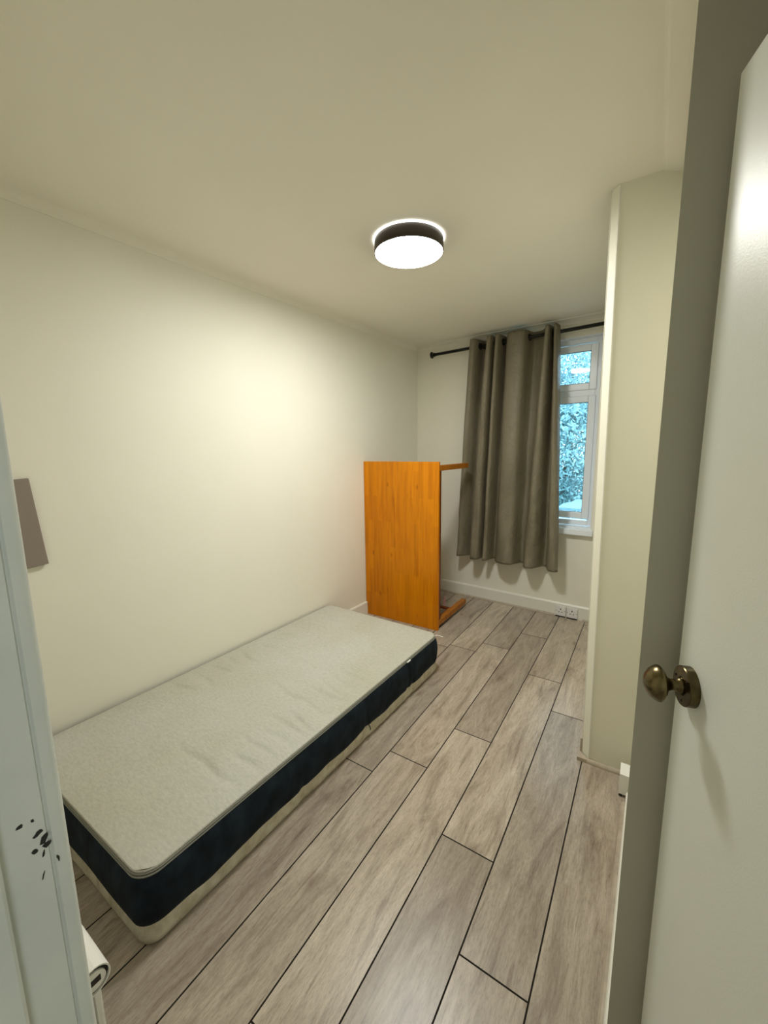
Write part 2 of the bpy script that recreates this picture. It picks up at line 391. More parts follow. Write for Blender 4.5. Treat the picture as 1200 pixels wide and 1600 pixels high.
struct(mk('trim_6', bm, M_bead), 'beige floor bead in front of the boxed-in wall')
bm = bmesh.new()
prism(bm, [(PX-0.016,PY-0.016),(PX+0.022,PY-0.016),(PX+0.022,PY-0.001),(PX-0.001,PY+0.025),(PX-0.001,PY+0.045),(PX-0.016,PY+0.045)], 0, 0.018)
prism(bm, [(PX-0.010,PY+0.028),(PX-0.001,PY+0.028),(PX-0.001,PY+0.05),(PX-0.010,PY+0.05)], 0.018, 0.085)
struct(mk('trim_7', bm, M_bead), 'cut end of skirting at the corner of the boxed-in wall')
bm = bmesh.new(); sweep(bm, [(0,0),(0,0.062),(0.005,0.062),(0.008,0.056),(0.008,0)], 0.79, 0)
o = struct(mk('baseboard_cupboard', bm, M_trim)); o.location = (CX, CY0, 0); o.rotation_euler.z = R(90-0.83)
bm = bmesh.new(); sweep(bm, [(0,0),(0,0.016),(0.008,0.014),(0.014,0.007),(0.015,0)], 0.79, 0)
o = struct(mk('trim_8', bm, M_bead), 'floor bead along the cupboard side'); o.location = (CX-0.008, CY0, 0); o.rotation_euler.z = R(90-0.83)

# door wall and landing
DX0, DX1, DT = -0.505, 0.328, 1.995
bm = bmesh.new()
B(bm, -2.4, DX0-0.02, 0.0, 0.115, 0, CEIL); B(bm, DX1+0.02, 0.62, 0.0, 0.115, 0, CEIL); B(bm, DX0-0.02, DX1+0.02, 0.0, 0.115, DT+0.02, CEIL)
struct(mk('wall_front', bm, M_wall))
bm = bmesh.new()
B(bm, -1.35, -1.23, -1.5, 0.0, 0, CEIL); B(bm, 0.95, 1.07, -1.5, 0.0, 0, CEIL); B(bm, -1.35, 1.07, -1.6, -1.5, 0, CEIL)
B(bm, 0.62, 1.07, -0.12, 0.0, 0, CEIL)
struct(mk('wall_landing', bm, M_wall), 'cream walls of the landing behind the doorway')

# door frame: lining with planted stop and rounded architrave edge
fr = thing('door_frame', 'white painted wooden frame around the bedroom doorway, chipped at latch height', 'door frame', (0,0,0))
fr['kind'] = 'structure'
def rnd(cx, cy, r, a0, a1, n=5): return [(cx+r*math.cos(R(a0+(a1-a0)*i/n)), cy+r*math.sin(R(a0+(a1-a0)*i/n))) for i in range(n+1)]
bm = bmesh.new()
pl = [(DX0-0.02,-0.004),(DX0+0.006,-0.004)] + [(DX0+0.012,0.0),(DX0+0.012,0.071),(DX0+0.010,0.074),(DX0,0.075),(DX0,0.112),(DX0-0.003,0.1135),(DX0-0.003,0.1150),(DX0,0.1165),(DX0,0.1215)] \
   + rnd(DX0-0.007,0.1240,0.0068,0,90,5) + [(DX0-0.02,0.131)]
prism(bm, pl, 0, DT); o = sharp(mk('jamb', bm, M_jamb, fr), 30)
bm = bmesh.new()
prism(bm, [(DX1+0.02,-0.004),(DX1+0.02,0.118),(DX1,0.118),(DX1,0.080),(DX1-0.012,0.078),(DX1-0.012,0.0)], 0, DT)
mk('jamb', bm, M_jamb, fr)
bm = bmesh.new(); B(bm, DX0-0.02, DX1+0.02, -0.004, 0.118, DT, DT+0.02); B(bm, DX0+0.012, DX1-0.012, 0.0, 0.078, DT-0.012, DT)
mk('frame_head', bm, M_jamb, fr)
bm = bmesh.new()
for a, b_ in ((DX0-0.078, DX0-0.0205), (DX1+0.0205, DX1+0.075)): B(bm, a, b_, 0.1155, 0.130, 0, DT+0.05, 0.003)
B(bm, DX0-0.078, DX1+0.075, 0.1155, 0.130, DT+0.0205, DT+0.075, 0.003)
mk('architrave', bm, M_jamb, fr)
# bare patches where the paint has chipped off around the latch
bm = bmesh.new(); rr = random.Random(3)
def chip(y, z, ry, rz, tilt, x):
    n = 9; vs = []
    for i in range(n):
        a = 2*math.pi*i/n; k = rr.uniform(0.6,1.15)
        dy, dz = ry*k*math.cos(a), rz*k*math.sin(a)
        vs.append((dy*math.cos(tilt)-dz*math.sin(tilt), dy*math.sin(tilt)+dz*math.cos(tilt)))
    lo = [bm.verts.new((x-0.0004, y+p, z+q)) for p,q in vs]; hi = [bm.verts.new((x+0.0006, y+p, z+q)) for p,q in vs]
    bm.faces.new(hi); 
    for i in range(n): bm.faces.new((lo[i],lo[(i+1)%n],hi[(i+1)%n],hi[i]))
chip(0.0930,1.0590,0.0036,0.0024,0.5,DX0); chip(0.1030,1.0575,0.0014,0.0020,0.2,DX0)
chip(0.1055,1.0400,0.0048,0.0030,0.5,DX0); chip(0.1095,1.0300,0.0030,0.0058,-0.5,DX0); chip(0.1112,1.0225,0.0036,0.0040,0.2,DX0)
chip(0.1012,1.0230,0.0026,0.0028,0.2,DX0); chip(0.1075,1.0140,0.0010,0.0040,-0.3,DX0)
chip(0.1185,0.9985,0.0012,0.0050,0.1,DX0); chip(0.1045,0.9900,0.0007,0.0050,-0.3,DX0)
bmesh.ops.recalc_face_normals(bm, faces=bm.faces)
o = mk('chipped_patch', bm, M_chip, fr); o['label'] = 'dark bare patches in the paint'

# open door
DA = R(-71.70); FE = Vector((0.072, 0.886, 0)); DL = 0.80
dr = bpy.data.objects.new('door_1', None); C.objects.link(dr); dr.location = FE; dr.rotation_euler.z = DA
struct(dr, 'white painted flush door standing open at the right, with a brass knob')
# local +x runs to the hinge, local +y is the far side, seen face at y=0
bm = bmesh.new(); B(bm, 0, DL, 0, 0.036, 0.008, 1.982, 0.0018); mk('door_leaf', bm, M_door, dr)
def knob(side):
    M0 = Matrix.Translation((0.053, 0.0 if side < 0 else 0.036, 1.013)) @ Matrix.Rotation(R(90) if side < 0 else R(-90), 4, 'X')
    k = None
    bm = bmesh.new()
    lathe(bm, [(0.0,0.0),(0.0345,0.0),(0.0345,0.0135),(0.0335,0.0150),(0.030,0.0152),(0.0,0.0152)], 56, M0)
    bmesh.ops.recalc_face_normals(bm, faces=bm.faces)
    rose = sharp(mk('rose', bm, M_brass, dr), 30)
    bm = bmesh.new()
    lathe(bm, [(0.0,0.014),(0.017,0.0145),(0.0125,0.020),(0.0100,0.026),(0.0098,0.032),(0.0125,0.037),(0.018,0.0405),(0.0265,0.0445),(0.0312,0.0490),(0.0315,0.0515),
               (0.0295,0.0565),(0.0245,0.0635),(0.0165,0.0695),(0.008,0.0725),(0.0,0.0732)], 56, M0)
    bmesh.ops.recalc_face_normals(bm, faces=bm.faces)
    kn = mk('door_knob', bm, M_brass, dr, True)
    for a in (40, 160, 280):
        Ms = M0 @ Matrix.Translation((0.025*math.cos(R(a)), 0.025*math.sin(R(a)), 0.0152))
        bm = bmesh.new(); lathe(bm, [(0.0028,0),(0.0028,0.0006),(0.0018,0.0012),(0,0.0014)], 12, Ms)
        bmesh.ops.recalc_face_normals(bm, faces=bm.faces)
        s_ = mk('screw', bm, M_brassdark, rose, True)
knob(-1); knob(1)
bm = bmesh.new(); B(bm, -0.0006, 0.001, 0.006, 0.030, 0.93, 1.08); mk('latch_plate', bm, M_brass, dr)
for z in (0.25, 1.75):
    bm = bmesh.new(); tube(bm, [(DL+0.003, 0.036, z), (DL+0.003, 0.036, z+0.10)], 0.006, 12); mk('hinge', bm, M_brass, dr)

# ---------------------------------------------------------------- window
wn = bpy.data.objects.new('window_1', None); C.objects.link(wn); wn.location = BW_O; wn.rotation_euler.z = BW_A
struct(wn, 'white plastic casement window with a small top light')
FV0, FV1 = 0.052, 0.118
def frame(bm, u0,u1,z0,z1,w_,v0,v1,bev=0.004):
    B(bm,u0,u0+w_,v0,v1,z0,z1,bev); B(bm,u1-w_,u1,v0,v1,z0,z1,bev)
    B(bm,u0+w_,u1-w_,v0,v1,z1-w_,z1,bev); B(bm,u0+w_,u1-w_,v0,v1,z0,z0+w_,bev)
bm = bmesh.new(); frame(bm, WU0, WU1, 0.785, 2.270, 0.045, FV0+0.012, FV1)
MID = (WU0+WU1)/2
B(bm, MID-0.03, MID+0.03, FV0+0.012, FV1, 0.83, 2.225, 0.004); B(bm, WU0+0.045, WU1-0.045, FV0+0.012, FV1, 1.815, 1.885, 0.004)
mk('outer_frame', bm, M_upvc, wn)
SA = (MID+0.022, WU1-0.034)
for nm, z0, z1 in (('top_light', 1.872, 2.218), ('casement', 0.845, 1.828)):
    bm = bmesh.new(); frame(bm, SA[0], SA[1], z0, z1, 0.052, FV0, FV1-0.02, 0.005)
    s_ = mk(nm, bm, M_upvc, wn)
    bm = bmesh.new(); frame(bm, SA[0]+0.050, SA[1]-0.050, z0+0.050, z1-0.050, 0.004, FV0+0.006, FV0+0.02, 0)
    mk('gasket', bm, M_dark, s_)
    bm = bmesh.new(); B(bm, SA[0]+0.05, SA[1]-0.05, FV0+0.014, FV0+0.018, z0+0.05, z1-0.05)
    mk('glass_pane', bm, M_glass, s_)
for z0, z1 in ((1.872, 2.218), (0.845, 1.828)):
    bm = bmesh.new(); B(bm, WU0+0.04, MID-0.025, FV0+0.03, FV0+0.034, z0+0.01, z1-0.01); mk('glass_pane', bm, M_glass, wn)
bm = bmesh.new(); B(bm, WU0-0.04, WU1+0.022, -0.052, 0.0, 0.722, 0.772, 0.008); B(bm, WU0, WU1, -0.002, FV0+0.012, 0.755, 0.785, 0.003)
mk('window_sill', bm, M_upvc, wn)
bm = bmesh.new(); B(bm, WU0-0.0, WU1, 0.0, FV0+0.012, WZ1-0.006, WZ1-0.0005); B(bm, WU1-0.006, WU1-0.0005, 0.0, FV0+0.012, 0.785, WZ1-0.006)
mk('reveal_lining', bm, M_upvc, wn)

# ---------------------------------------------------------------- big things
# mattress
MW, ML, MH = 0.952, 1.845, 0.25
mt = thing('mattress', 'single foam mattress with grey-beige top and navy sides lying on the floor', 'mattress', (-1.104, 0.416, 0), R(-1.25))
# local: x from -MW to 0, y from 0 to ML
def rrect(inset, r, n=8):
    x0, x1, y0, y1 = -MW+inset, -inset, inset, ML-inset; out = []
    def arc(cx, cy, a0):
        return [(cx+r*math.cos(R(a0+90*i/n)), cy+r*math.sin(R(a0+90*i/n))) for i in range(n+1)]
    segs = [((x1-r, y0+r), -90), ((x1-r, y1-r), 0), ((x0+r, y1-r), 90), ((x0+r, y0+r), 180)]
    for k, ((cx,cy),a0) in enumerate(segs):
        A = arc(cx, cy, a0); out += A
        nx_, a1 = segs[(k+1)%4]; q = (nx_[0]+r*math.cos(R(a1)), nx_[1]+r*math.sin(R(a1)))
        steps = 150 if k % 2 == 0 else 60
        for i in range(1, steps): out.append((A[-1][0]+(q[0]-A[-1][0])*i/steps, A[-1][1]+(q[1]-A[-1][1])*i/steps))
    return out
def hn(x, y, s=1.0, ph=0.0):
    return (math.sin(x*7.1*s+ph)+math.sin(y*5.3*s+1.7+ph)+math.sin((x*3.1+y*11.7)*s+ph*2)+0.6*math.sin((y*23.0-x*4)*s+0.4))/3.6
def seam_z(x, y): return 0.066 + 0.005*hn(x, y, 2.2) + 0.004*math.sin(y*19+x*9) - 0.002*abs(math.sin(y*9.5))
def rings(bm, levels, zfun=None):
    prev = None
    for inset, r, z, wob in levels:
        P = rrect(inset, r); cur = []
        for x, y in P:
            cx, cy = max(min(x,-0.08),-MW+0.08), max(min(y,ML-0.08),0.08)
            d = Vector((x-cx, y-cy, 0)); d = d.normalized() if d.length > 0 else Vector((1,0,0))
            off_ = wob*hn(x*1.3, y*1.3, 2.4, 0.6 if callable(z) else z*9)
            # pinched seams along the long side
            if wob > 0:
                for ys in (0.62, 1.05, 1.45, 1.50): off_ -= 0.007*math.exp(-((y-ys)/0.016)**2)
            zz = z(x, y) if callable(z) else z
            cur.append(bm.verts.new((x+d.x*off_, y+d.y*off_, zz)))
        if prev:
            n = len(cur)
            for i in range(n): bm.faces.new((prev[i], prev[(i+1)%n], cur[(i+1)%n], cur[i]))
        prev = cur
    return prev
bm = bmesh.new(); rings(bm, [(0.05,0.03,0.0005,0),(0.014,0.045,0.002,0),(0.003,0.05,0.010,0.001),(-0.001,0.055,0.030,0.003),(0.004,0.065,lambda x,y: seam_z(x,y)+0.001,0.002)])
mk('base_cover', bm, M_base, mt, True)
bm = bmesh.new(); rings(bm, [(0.006,0.065,lambda x,y: seam_z(x,y)-0.003,0.002),(0.002,0.065,seam_z,0.002),(-0.003,0.065,lambda x,y: seam_z(x,y)+0.02,0.003),(-0.006,0.066,0.115,0.004),(-0.007,0.066,0.15,0.005),(-0.005,0.066,0.185,0.005),
    (0.0,0.065,0.212,0.004),(0.008,0.06,0.230,0.002),(0.016,0.055,0.236,0)])
mk('side_band', bm, M_navy, mt, True)
def top_h(x, y):
    ex = min(x+MW, -x)-0.012; ey = min(y, ML-y)-0.012; e_ = max(min(ex, ey), 0)
    k_ = 1-math.exp(-e_/0.03); h = 0.005*hn(x*0.6, y*0.6, 1.0)*k_ + 0.006*k_
    for yc, xs, xe, a, w_, sl in WR:
        t_ = (x-xs)/(xe-xs)
        if 0 < t_ < 1: h += k_*a*math.sin(math.pi*t_)*math.exp(-((y-yc-sl*(x-xs)-0.006*math.sin(x*30+yc*9))/w_)**2)
    return h
wr_ = random.Random(5); WR = []
for i in range(15):
    yc = 0.36 + 0.082*i + wr_.uniform(-0.02,0.02); ln = wr_.uniform(0.18,0.50)
    WR.append((yc, -0.05-ln, -0.01, -wr_.uniform(0.008,0.014), wr_.uniform(0.008,0.014), wr_.uniform(-0.25,0.05)))
for i in range(11):
    yc = 0.60 + 0.10*i + wr_.uniform(-0.02,0.02); ln = wr_.uniform(0.1,0.28)
    WR.append((yc, -MW+0.03, -MW+0.03+ln, -wr_.uniform(0.008,0.015), wr_.uniform(0.007,0.012), wr_.uniform(-0.1,0.2)))
WR.append((1.12, -0.86, -0.06, -0.008, 0.016, -0.04))
bm = bmesh.new()
edge = rings(bm, [(0.019,0.055,0.2335,0),(0.011,0.06,0.237,0),(0.009,0.06,0.2415,0),(0.012,0.06,0.2445,0)])
# inner sheet of the top panel: a fine grid whose corners are pulled onto the rounded outline
gx, gy, ri = 92, 184, 0.06
X0, X1, Y0, Y1 = -MW+0.012, -0.012, 0.012, ML-0.012
G = []
for j in range(gy+1):
    row = []
    for i in range(gx+1):
        x = X0+(X1-X0)*i/gx; y = Y0+(Y1-Y0)*j/gy
        cx_ = min(max(x, X0+ri), X1-ri); cy_ = min(max(y, Y0+ri), Y1-ri); d = Vector((x-cx_, y-cy_))
        if d.length > 1e-9 and d.x and d.y:
            m_ = max(abs(d.x), abs(d.y)); d = d * (m_/d.length)
            x, y = cx_+d.x, cy_+d.y
        row.append(bm.verts.new((x, y, 0.2440 + top_h(x, y))))
    G.append(row)
for j in range(gy):
    for i in range(gx): bm.faces.new((G[j][i], G[j][i+1], G[j+1][i+1], G[j+1][i]))
mk('top_panel', bm, M_top, mt, True)
bm = bmesh.new()
for ins, z in ((0.010,0.2345),(0.0065,0.2285)):
    P = rrect(ins, 0.06); rr_ = 0.0042 if z > 0.232 else 0.003; n = len(P); rg = []
    for i,(x,y) in enumerate(P):
        d = Vector((P[(i+1)%n][0]-P[i-1][0], P[(i+1)%n][1]-P[i-1][1], 0)).normalized(); nn = Vector((d.y,-d.x,0))
        rg.append([bm.verts.new(Vector((x,y,z+0.001*hn(x,y,2))) + nn*rr_*math.cos(2*math.pi*k/6) + Vector((0,0,rr_*math.sin(2*math.pi*k/6)))) for k in range(6)])
    for i in range(n):
        for k in range(6): bm.faces.new((rg[i][k], rg[(i+1)%n][k], rg[(i+1)%n][(k+1)%6], rg[i][(k+1)%6]))
bmesh.ops.recalc_face_normals(bm, faces=bm.faces)
mk('piping', bm, M_piping, mt, True)
# the near end is not quite square to the wall
for ch in mt.children:
    for v_ in ch.data.vertices:
        v_.co.y -= 0.028*min(max(-v_.co.x/MW,0),1)*(1-min(max(v_.co.y/ML,0),1))
# white threads and tags
bm = bmesh.new(); B(bm, -0.003, 0.0035, 1.44, 1.475, 0.2285, 0.2345, 0.001); o = mk('sewn_tag', bm, M_tag, mt); o['label'] = 'tiny white tag'
bm = bmesh.new(); tube(bm, [(-0.02,1.815,0.236),(-0.004,1.826,0.240),(0.012,1.83,0.236),(0.03,1.835,0.232)], 0.0022, 6); o = mk('loose_thread', bm, M_tag, mt); o['label'] = 'white loose thread'
bm = bmesh.new(); tube(bm, [(0.003,1.065,0.075),(0.010,1.064,0.066),(0.012,1.066,0.055),(0.008,1.068,0.048)], 0.0028, 6); o = mk('loose_thread', bm, M_dark, mt); o['label'] = 'black loose thread'

# table standing on end
tb = thing('table', 'orange pine table standing on its end, legs towards the window wall', 'table', (-1.3135, 2.757, 0), 0)
TW, TH = 0.692, 1.333
bm = bmesh.new(); B(bm, -TW, 0, 0, 0.021, 0.0, TH, 0.0025); mk('tabletop', bm, M_wood, tb)
LG = 0.042; inx, inz = 0.004, 0.028
for x0 in (-TW+inx, -inx-LG):
    for z0 in (inz, TH-inz-LG):
        bm = bmesh.new(); B(bm, x0, x0+LG, 0.0212, 0.600, z0, z0+LG, 0.003)
        mk('leg', bm, M_woodleg, tb)
AP = 0.055
for x0 in (-TW+inx+0.010, -inx-0.010-0.018):
    bm = bmesh.new(); B(bm, x0, x0+0.018, 0.0212, 0.0212+AP, inz+LG, TH-inz-LG, 0.0015); mk('long_apron', bm, M_wooddark, tb)
for z0 in (inz+0.010, TH-inz-0.028):
    bm = bmesh.new(); B(bm, -TW+inx+LG, -inx-LG, 0.0212, 0.0212+AP, z0, z0+0.018, 0.0015); mk('end_apron', bm, M_wooddark, tb)
# low braces between the two legs lying on the floor
for y0 in (0.17, 0.36):
    bm = bmesh.new(); B(bm, -TW+inx+LG, -inx-LG, y0, y0+0.03, inz+0.004, inz+0.022, 0.001); mk('brace', bm, M_wooddark, tb)
bm = bmesh.new(); B(bm, -0.075, -inx-LG-0.001, 0.0765, 0.36, inz+0.004, inz+0.022, 0.001); mk('brace', bm, M_wooddark, tb)

# curtain rod
ROD_V, ROD_Z0, ROD_Z1 = -0.085, 2.292, 2.312
rd = thing('curtain_rod', 'black metal curtain rod with flat round end across the window wall', 'curtain rod', tuple(BW_O), BW_A)
def rodz(u): return ROD_Z0 + (ROD_Z1-ROD_Z0)*(u+0.05)/1.41
bm = bmesh.new(); tube(bm, [(-0.045, ROD_V, rodz(-0.045)), (1.50, ROD_V, rodz(1.50))], 0.0135, 16); mk('rod', bm, M_rod, rd, True)
bm = bmesh.new(); Mf = Matrix.Translation((-0.072, ROD_V, rodz(-0.072))) @ Matrix.Rotation(R(90),4,'Y')
lathe(bm, [(0,0),(0.028,0.0),(0.030,0.003),(0.030,0.010),(0.025,0.014),(0.018,0.016),(0.0165,0.026),(0.018,0.03),(0.018,0.038),(0,0.038)], 32, Mf)
bmesh.ops.recalc_face_normals(bm, faces=bm.faces); sharp(mk('finial', bm, M_rod, rd), 40)
for u in (0.44, 1.46):
    bm = bmesh.new(); tube(bm, [(u, 0.0, rodz(u)-0.02),(u, -0.03, rodz(u)-0.02),(u, ROD_V, rodz(u)-0.014)], 0.006, 10); B(bm, u-0.014, u+0.014, -0.005, -0.0003, rodz(u)-0.05, rodz(u)+0.01, 0.002)
    mk('bracket', bm, M_rod, rd)

# curtain: cloth whose folds change from the eyelets down to the hem
cu = thing('curtain', 'taupe eyelet curtain hanging bunched over the left half of the window', 'curtain', tuple(BW_O), BW_A)
def crom(P, t):
    n = len(P)-1; s = min(int(t*n), n-1); f = t*n - s
    p0, p1, p2, p3 = P[max(s-1,0)], P[s], P[s+1], P[min(s+2,n)]
    return tuple(0.5*((2*b_)+(-a+c_)*f+(2*a-5*b_+4*c_-d_)*f*f+(-a+3*b_-3*c_+d_)*f**3) for a,b_,c_,d_ in zip(p0,p1,p2,p3))
TOP = [(-1.385,0.020),(-1.372,-0.030),(-1.356,-0.070),(-1.325,-0.082),(-1.308,-0.060),(-1.285,0.045),(-1.262,0.066),(-1.232,0.050),(-1.205,-0.070),(-1.186,-0.088),(-1.166,-0.070),(-1.152,0.045),
       (-1.140,0.055),(-1.135,-0.060),(-1.118,-0.088),(-1.100,-0.070),(-1.085,0.055),(-1.065,0.062),(-1.048,-0.030),(-1.020,-0.075),(-0.955,-0.090),(-0.895,-0.070),(-0.868,0.030),(-0.842,0.062),(-0.785,0.040),
       (-0.745,-0.030),(-0.732,-0.082),(-0.714,-0.090),(-0.702,-0.060),(-0.692,0.050),(-0.680,0.050),(-0.676,-0.060),(-0.662,-0.090),(-0.650,-0.060),(-0.646,0.0)]
BOT = [(-1.470,-0.005),(-1.462,-0.055),(-1.445,-0.085),(-1.420,-0.075),(-1.385,-0.020),(-1.362,0.012),(-1.340,0.014),(-1.325,-0.030),(-1.308,-0.100),(-1.272,-0.112),(-1.240,-0.095),(-1.218,0.008),
       (-1.200,0.014),(-1.192,-0.085),(-1.174,-0.105),(-1.158,-0.085),(-1.135,0.012),(-1.110,0.016),(-1.090,-0.045),(-1.050,-0.100),(-0.985,-0.122),(-0.935,-0.100),(-0.905,-0.030),(-0.880,0.010),(-0.850,-0.010),
       (-0.828,-0.085),(-0.795,-0.122),(-0.755,-0.115),(-0.725,-0.070),(-0.695,0.008),(-0.668,0.012),(-0.640,-0.070),(-0.610,-0.118),(-0.570,-0.118),(-0.550,-0.085)]
NU, NV = 560, 90; CT, CB = 2.352, 0.432
bm = bmesh.new(); grid = []
for j in range(NV+1):
    s = j/NV; row = []
    e_ = s**0.85
    for i in range(NU+1):
        t = i/NU; xt, yt = crom(TOP, t); xb, yb = crom(BOT, t)
        x = xt+(xb-xt)*e_; y = yt+(yb-yt)*e_
        z = CT + (CB-CT)*s
        if j == 0: z += 0.0
        # creases and slack lower down
        dd = 0.006*math.sin(9*z+17*t*3)*s + 0.004*math.sin(31*z - 60*t)*s*s*math.sin(t*25)
        dd += 0.005*math.exp(-((z-0.95-0.9*(t-0.55)*1.6)/0.018)**2)*math.exp(-((t-0.62)/0.09)**2)
        dd += 0.006*math.exp(-((z-0.62+0.8*(t-0.25))/0.015)**2)*math.exp(-((t-0.22)/0.07)**2)
        row.append(bm.verts.new((x - BW_O.x, ROD_V + y + dd, z)))
    grid.append(row)
for j in range(NV):
    for i in range(NU): bm.faces.new((grid[j][i], grid[j+1][i], grid[j+1][i+1], grid[j][i+1]))
cl = mk('curtain_cloth', bm, M_curt, cu, True)
sm = cl.modifiers.new('thickness', 'SOLIDIFY'); sm.thickness = 0.0022; sm.offset = 0
# eyelets where the cloth crosses the rod
cross = []
for i in range(600):
    t0, t1 = i/600, (i+1)/600; a, b_ = crom(TOP, t0), crom(TOP, t1)
    if a[1]*b_[1] < 0 and i > 3: cross.append(((a[0]+b_[0])/2, math.atan2(b_[1]-a[1], b_[0]-a[0])))
for x, an in cross[:12]:
    u = x - BW_O.x
    bm = bmesh.new(); Me = Matrix.Translation((u, ROD_V, rodz(u))) @ Matrix.Rotation(an, 4, 'Z') @ Matrix.Rotation(R(90), 4, 'X')
    lathe(bm, [(0.019,-0.003),(0.027,-0.003),(0.028,0.0),(0.027,0.003),(0.019,0.003),(0.0185,0),(0.019,-0.003)], 24, Me)
    bmesh.ops.recalc_face_normals(bm, faces=bm.faces); mk('eyelet', bm, M_rod, cu, True)

# ceiling lamp
lp = thing('ceiling_lamp', 'round flush ceiling lamp, lit, with a dark drum rim', 'ceiling lamp', (-1.017, 1.793, CEIL), 0)
bm = bmesh.new(); lathe(bm, [(0.0,-0.001),(0.1640,-0.001),(0.1640,-0.0040),(0.150,-0.0045)], 72); bmesh.ops.recalc_face_normals(bm, faces=bm.faces); mk('backlight_ring', bm, M_ring, lp)
bm = bmesh.new(); lathe(bm, [(0.0,-0.0050),(0.160,-0.0050),(0.161,-0.007),(0.161,-0.060),(0.1590,-0.061),(0.1575,-0.061),(0.157,-0.050),(0.0,-0.050)], 72); bmesh.ops.recalc_face_normals(bm, faces=bm.faces); sharp(mk('lamp_body', bm, M_lampbody, lp), 40)
bm = bmesh.new(); lathe(bm, [(0.1560,-0.0505),(0.1560,-0.058),(0.154,-0.0615),(0.14,-0.0635),(0.10,-0.065),(0.0,-0.0655)], 72); bmesh.ops.recalc_face_normals(bm, faces=bm.faces); mk('diffuser', bm, M_diff, lp, True)

# sockets on the skirting
def socket(u, label):
    s_ = thing('wall_socket', label, 'socket', tuple(bwp(u, -0.0185, 0.052)), BW_A, 'pair of single sockets on the skirting')
    h = 0.043
    bm = bmesh.new(); B(bm, -h, h, -0.011, 0.0, -h, h, 0.0035); mk('face_plate', bm, M_socket, s_)
    bm = bmesh.new()
    B(bm, -0.004,0.004,-0.0116,-0.0108,0.010,0.021); B(bm, -0.0165,-0.0085,-0.0116,-0.0108,-0.013,-0.007); B(bm, 0.0085,0.0165,-0.0116,-0.0108,-0.013,-0.007)
    mk('pin_slots', bm, M_dark, s_)
    bm = bmesh.new(); B(bm, 0.014,0.027,-0.0150,-0.0108,0.016,0.034,0.001); mk('switch_rocker', bm, M_white, s_)
    for x in (-0.034, 0.034):
        bm = bmesh.new(); Ms = Matrix.Translation((x,-0.0112,0)) @ Matrix.Rotation(R(90),4,'X'); lathe(bm, [(0.003,0),(0.003,0.0006),(0,0.0008)], 12, Ms)
        bmesh.ops.recalc_face_normals(bm, faces=bm.faces); mk('screw', bm, M_brassdark, s_)
socket(1.164, 'white single socket on the skirting, left of the pair')
socket(1.254, 'white single socket on the skirting, right of the pair, nearer the boxed-in wall')
bm = bmesh.new()
for k, (a, b_) in enumerate(((1.125,1.20),(1.215,1.295))):
    tube(bm, [tuple(bwp(a,-0.026,0.004)), tuple(bwp((a+b_)/2,-0.031,0.0045)), tuple(bwp(b_,-0.026,0.004))], 0.0055, 8)
tag(mk('cable', bm, M_dark), 'black cable stub on the floor under the two sockets', 'cable')

# small white box at the foot of the cupboard side
bx_ = thing('junction_box', 'small white plastic box at floor level in the corner by the boxed-in wall', 'box', (-0.001, 1.80, 0), 0)
bm = bmesh.new(); B(bm, -0.010, 0.0242, -0.045, 0.030, 0.012, 0.102, 0.002); mk('box_body', bm, M_white, bx_)
for y_ in (-0.042, 0.020):
    bm = bmesh.new(); B(bm, -0.009, 0.004, y_, y_+0.012, 0.0005, 0.0118, 0.002); mk('foot', bm, M_dark, bx_)

# radiator on the door wall, its rolled end seen past the frame
ra = thing('radiator', 'white radiator with rolled top edge behind the door frame at lower left', 'radiator', (-0.700, 0.117, 0), 0)
RZ = 0.60
bm = bmesh.new()
RCY, RCZ, RR = 0.066, RZ-0.026, 0.025
prof = [(RCY+RR*math.cos(R(a)), RCZ+RR*math.sin(R(a))) for a in range(215, -111, -15)]
def shell(bm, prof, x0, x1, th=0.0022):
    n = len(prof); A=[];Bv=[]
    for i,(y,z) in enumerate(prof):
        p = Vector((prof[min(i+1,n-1)][0]-prof[max(i-1,0)][0], prof[min(i+1,n-1)][1]-prof[max(i-1,0)][1])).normalized(); nn = Vector((-p.y,p.x))
        A.append((y,z)); Bv.append((y-nn.x*th, z-nn.y*th))
    loop = A + Bv[::-1]
    a = [bm.verts.new((x0,y,z)) for y,z in loop]; b2 = [bm.verts.new((x1,y,z)) for y,z in loop]; m_ = len(loop)
    for i in range(n-1):
        bm.faces.new((a[i],a[i+1],a[m_-2-i],a[m_-1-i])); bm.faces.new((b2[i+1],b2[i],b2[m_-1-i],b2[m_-2-i]))
    for i in range(m_): bm.faces.new((a[i],b2[i],b2[(i+1)%m_],a[(i+1)%m_]))
    bmesh.ops.recalc_face_normals(bm, faces=bm.faces)
shell(bm, prof, -0.62, 0.0); mk('rolled_top', bm, M_white, ra)
def oval(bm, ry, rz, x0, x1, n=28):
    c_, s_ = math.cos(R(25)), math.sin(R(25)); P = [(ry*math.cos(2*math.pi*k/n), rz*math.sin(2*math.pi*k/n)) for k in range(n)]
    P = [(RCY+p*c_+q*s_, RCZ+p*s_*-1+q*c_) for p, q in P]
    a = [bm.verts.new((x0,y,z)) for y,z in P]; b2 = [bm.verts.new((x1,y,z)) for y,z in P]
    bm.faces.new(a); bm.faces.new(b2[::-1])
    for k in range(n): bm.faces.new((a[k],b2[k],b2[(k+1)%n],a[(k+1)%n]))
    bmesh.ops.recalc_face_normals(bm, faces=bm.faces)
bm = bmesh.new(); oval(bm, 0.0222, 0.0222, -0.615, -0.004); mk('dark_gap_fill', bm, M_dark, ra)  # dark solid filling the roll, so its open gap looks deep in shade
bm = bmesh.new(); oval(bm, 0.0185, 0.0165, -0.612, -0.0005); mk('inner_tube', bm, M_white, ra)
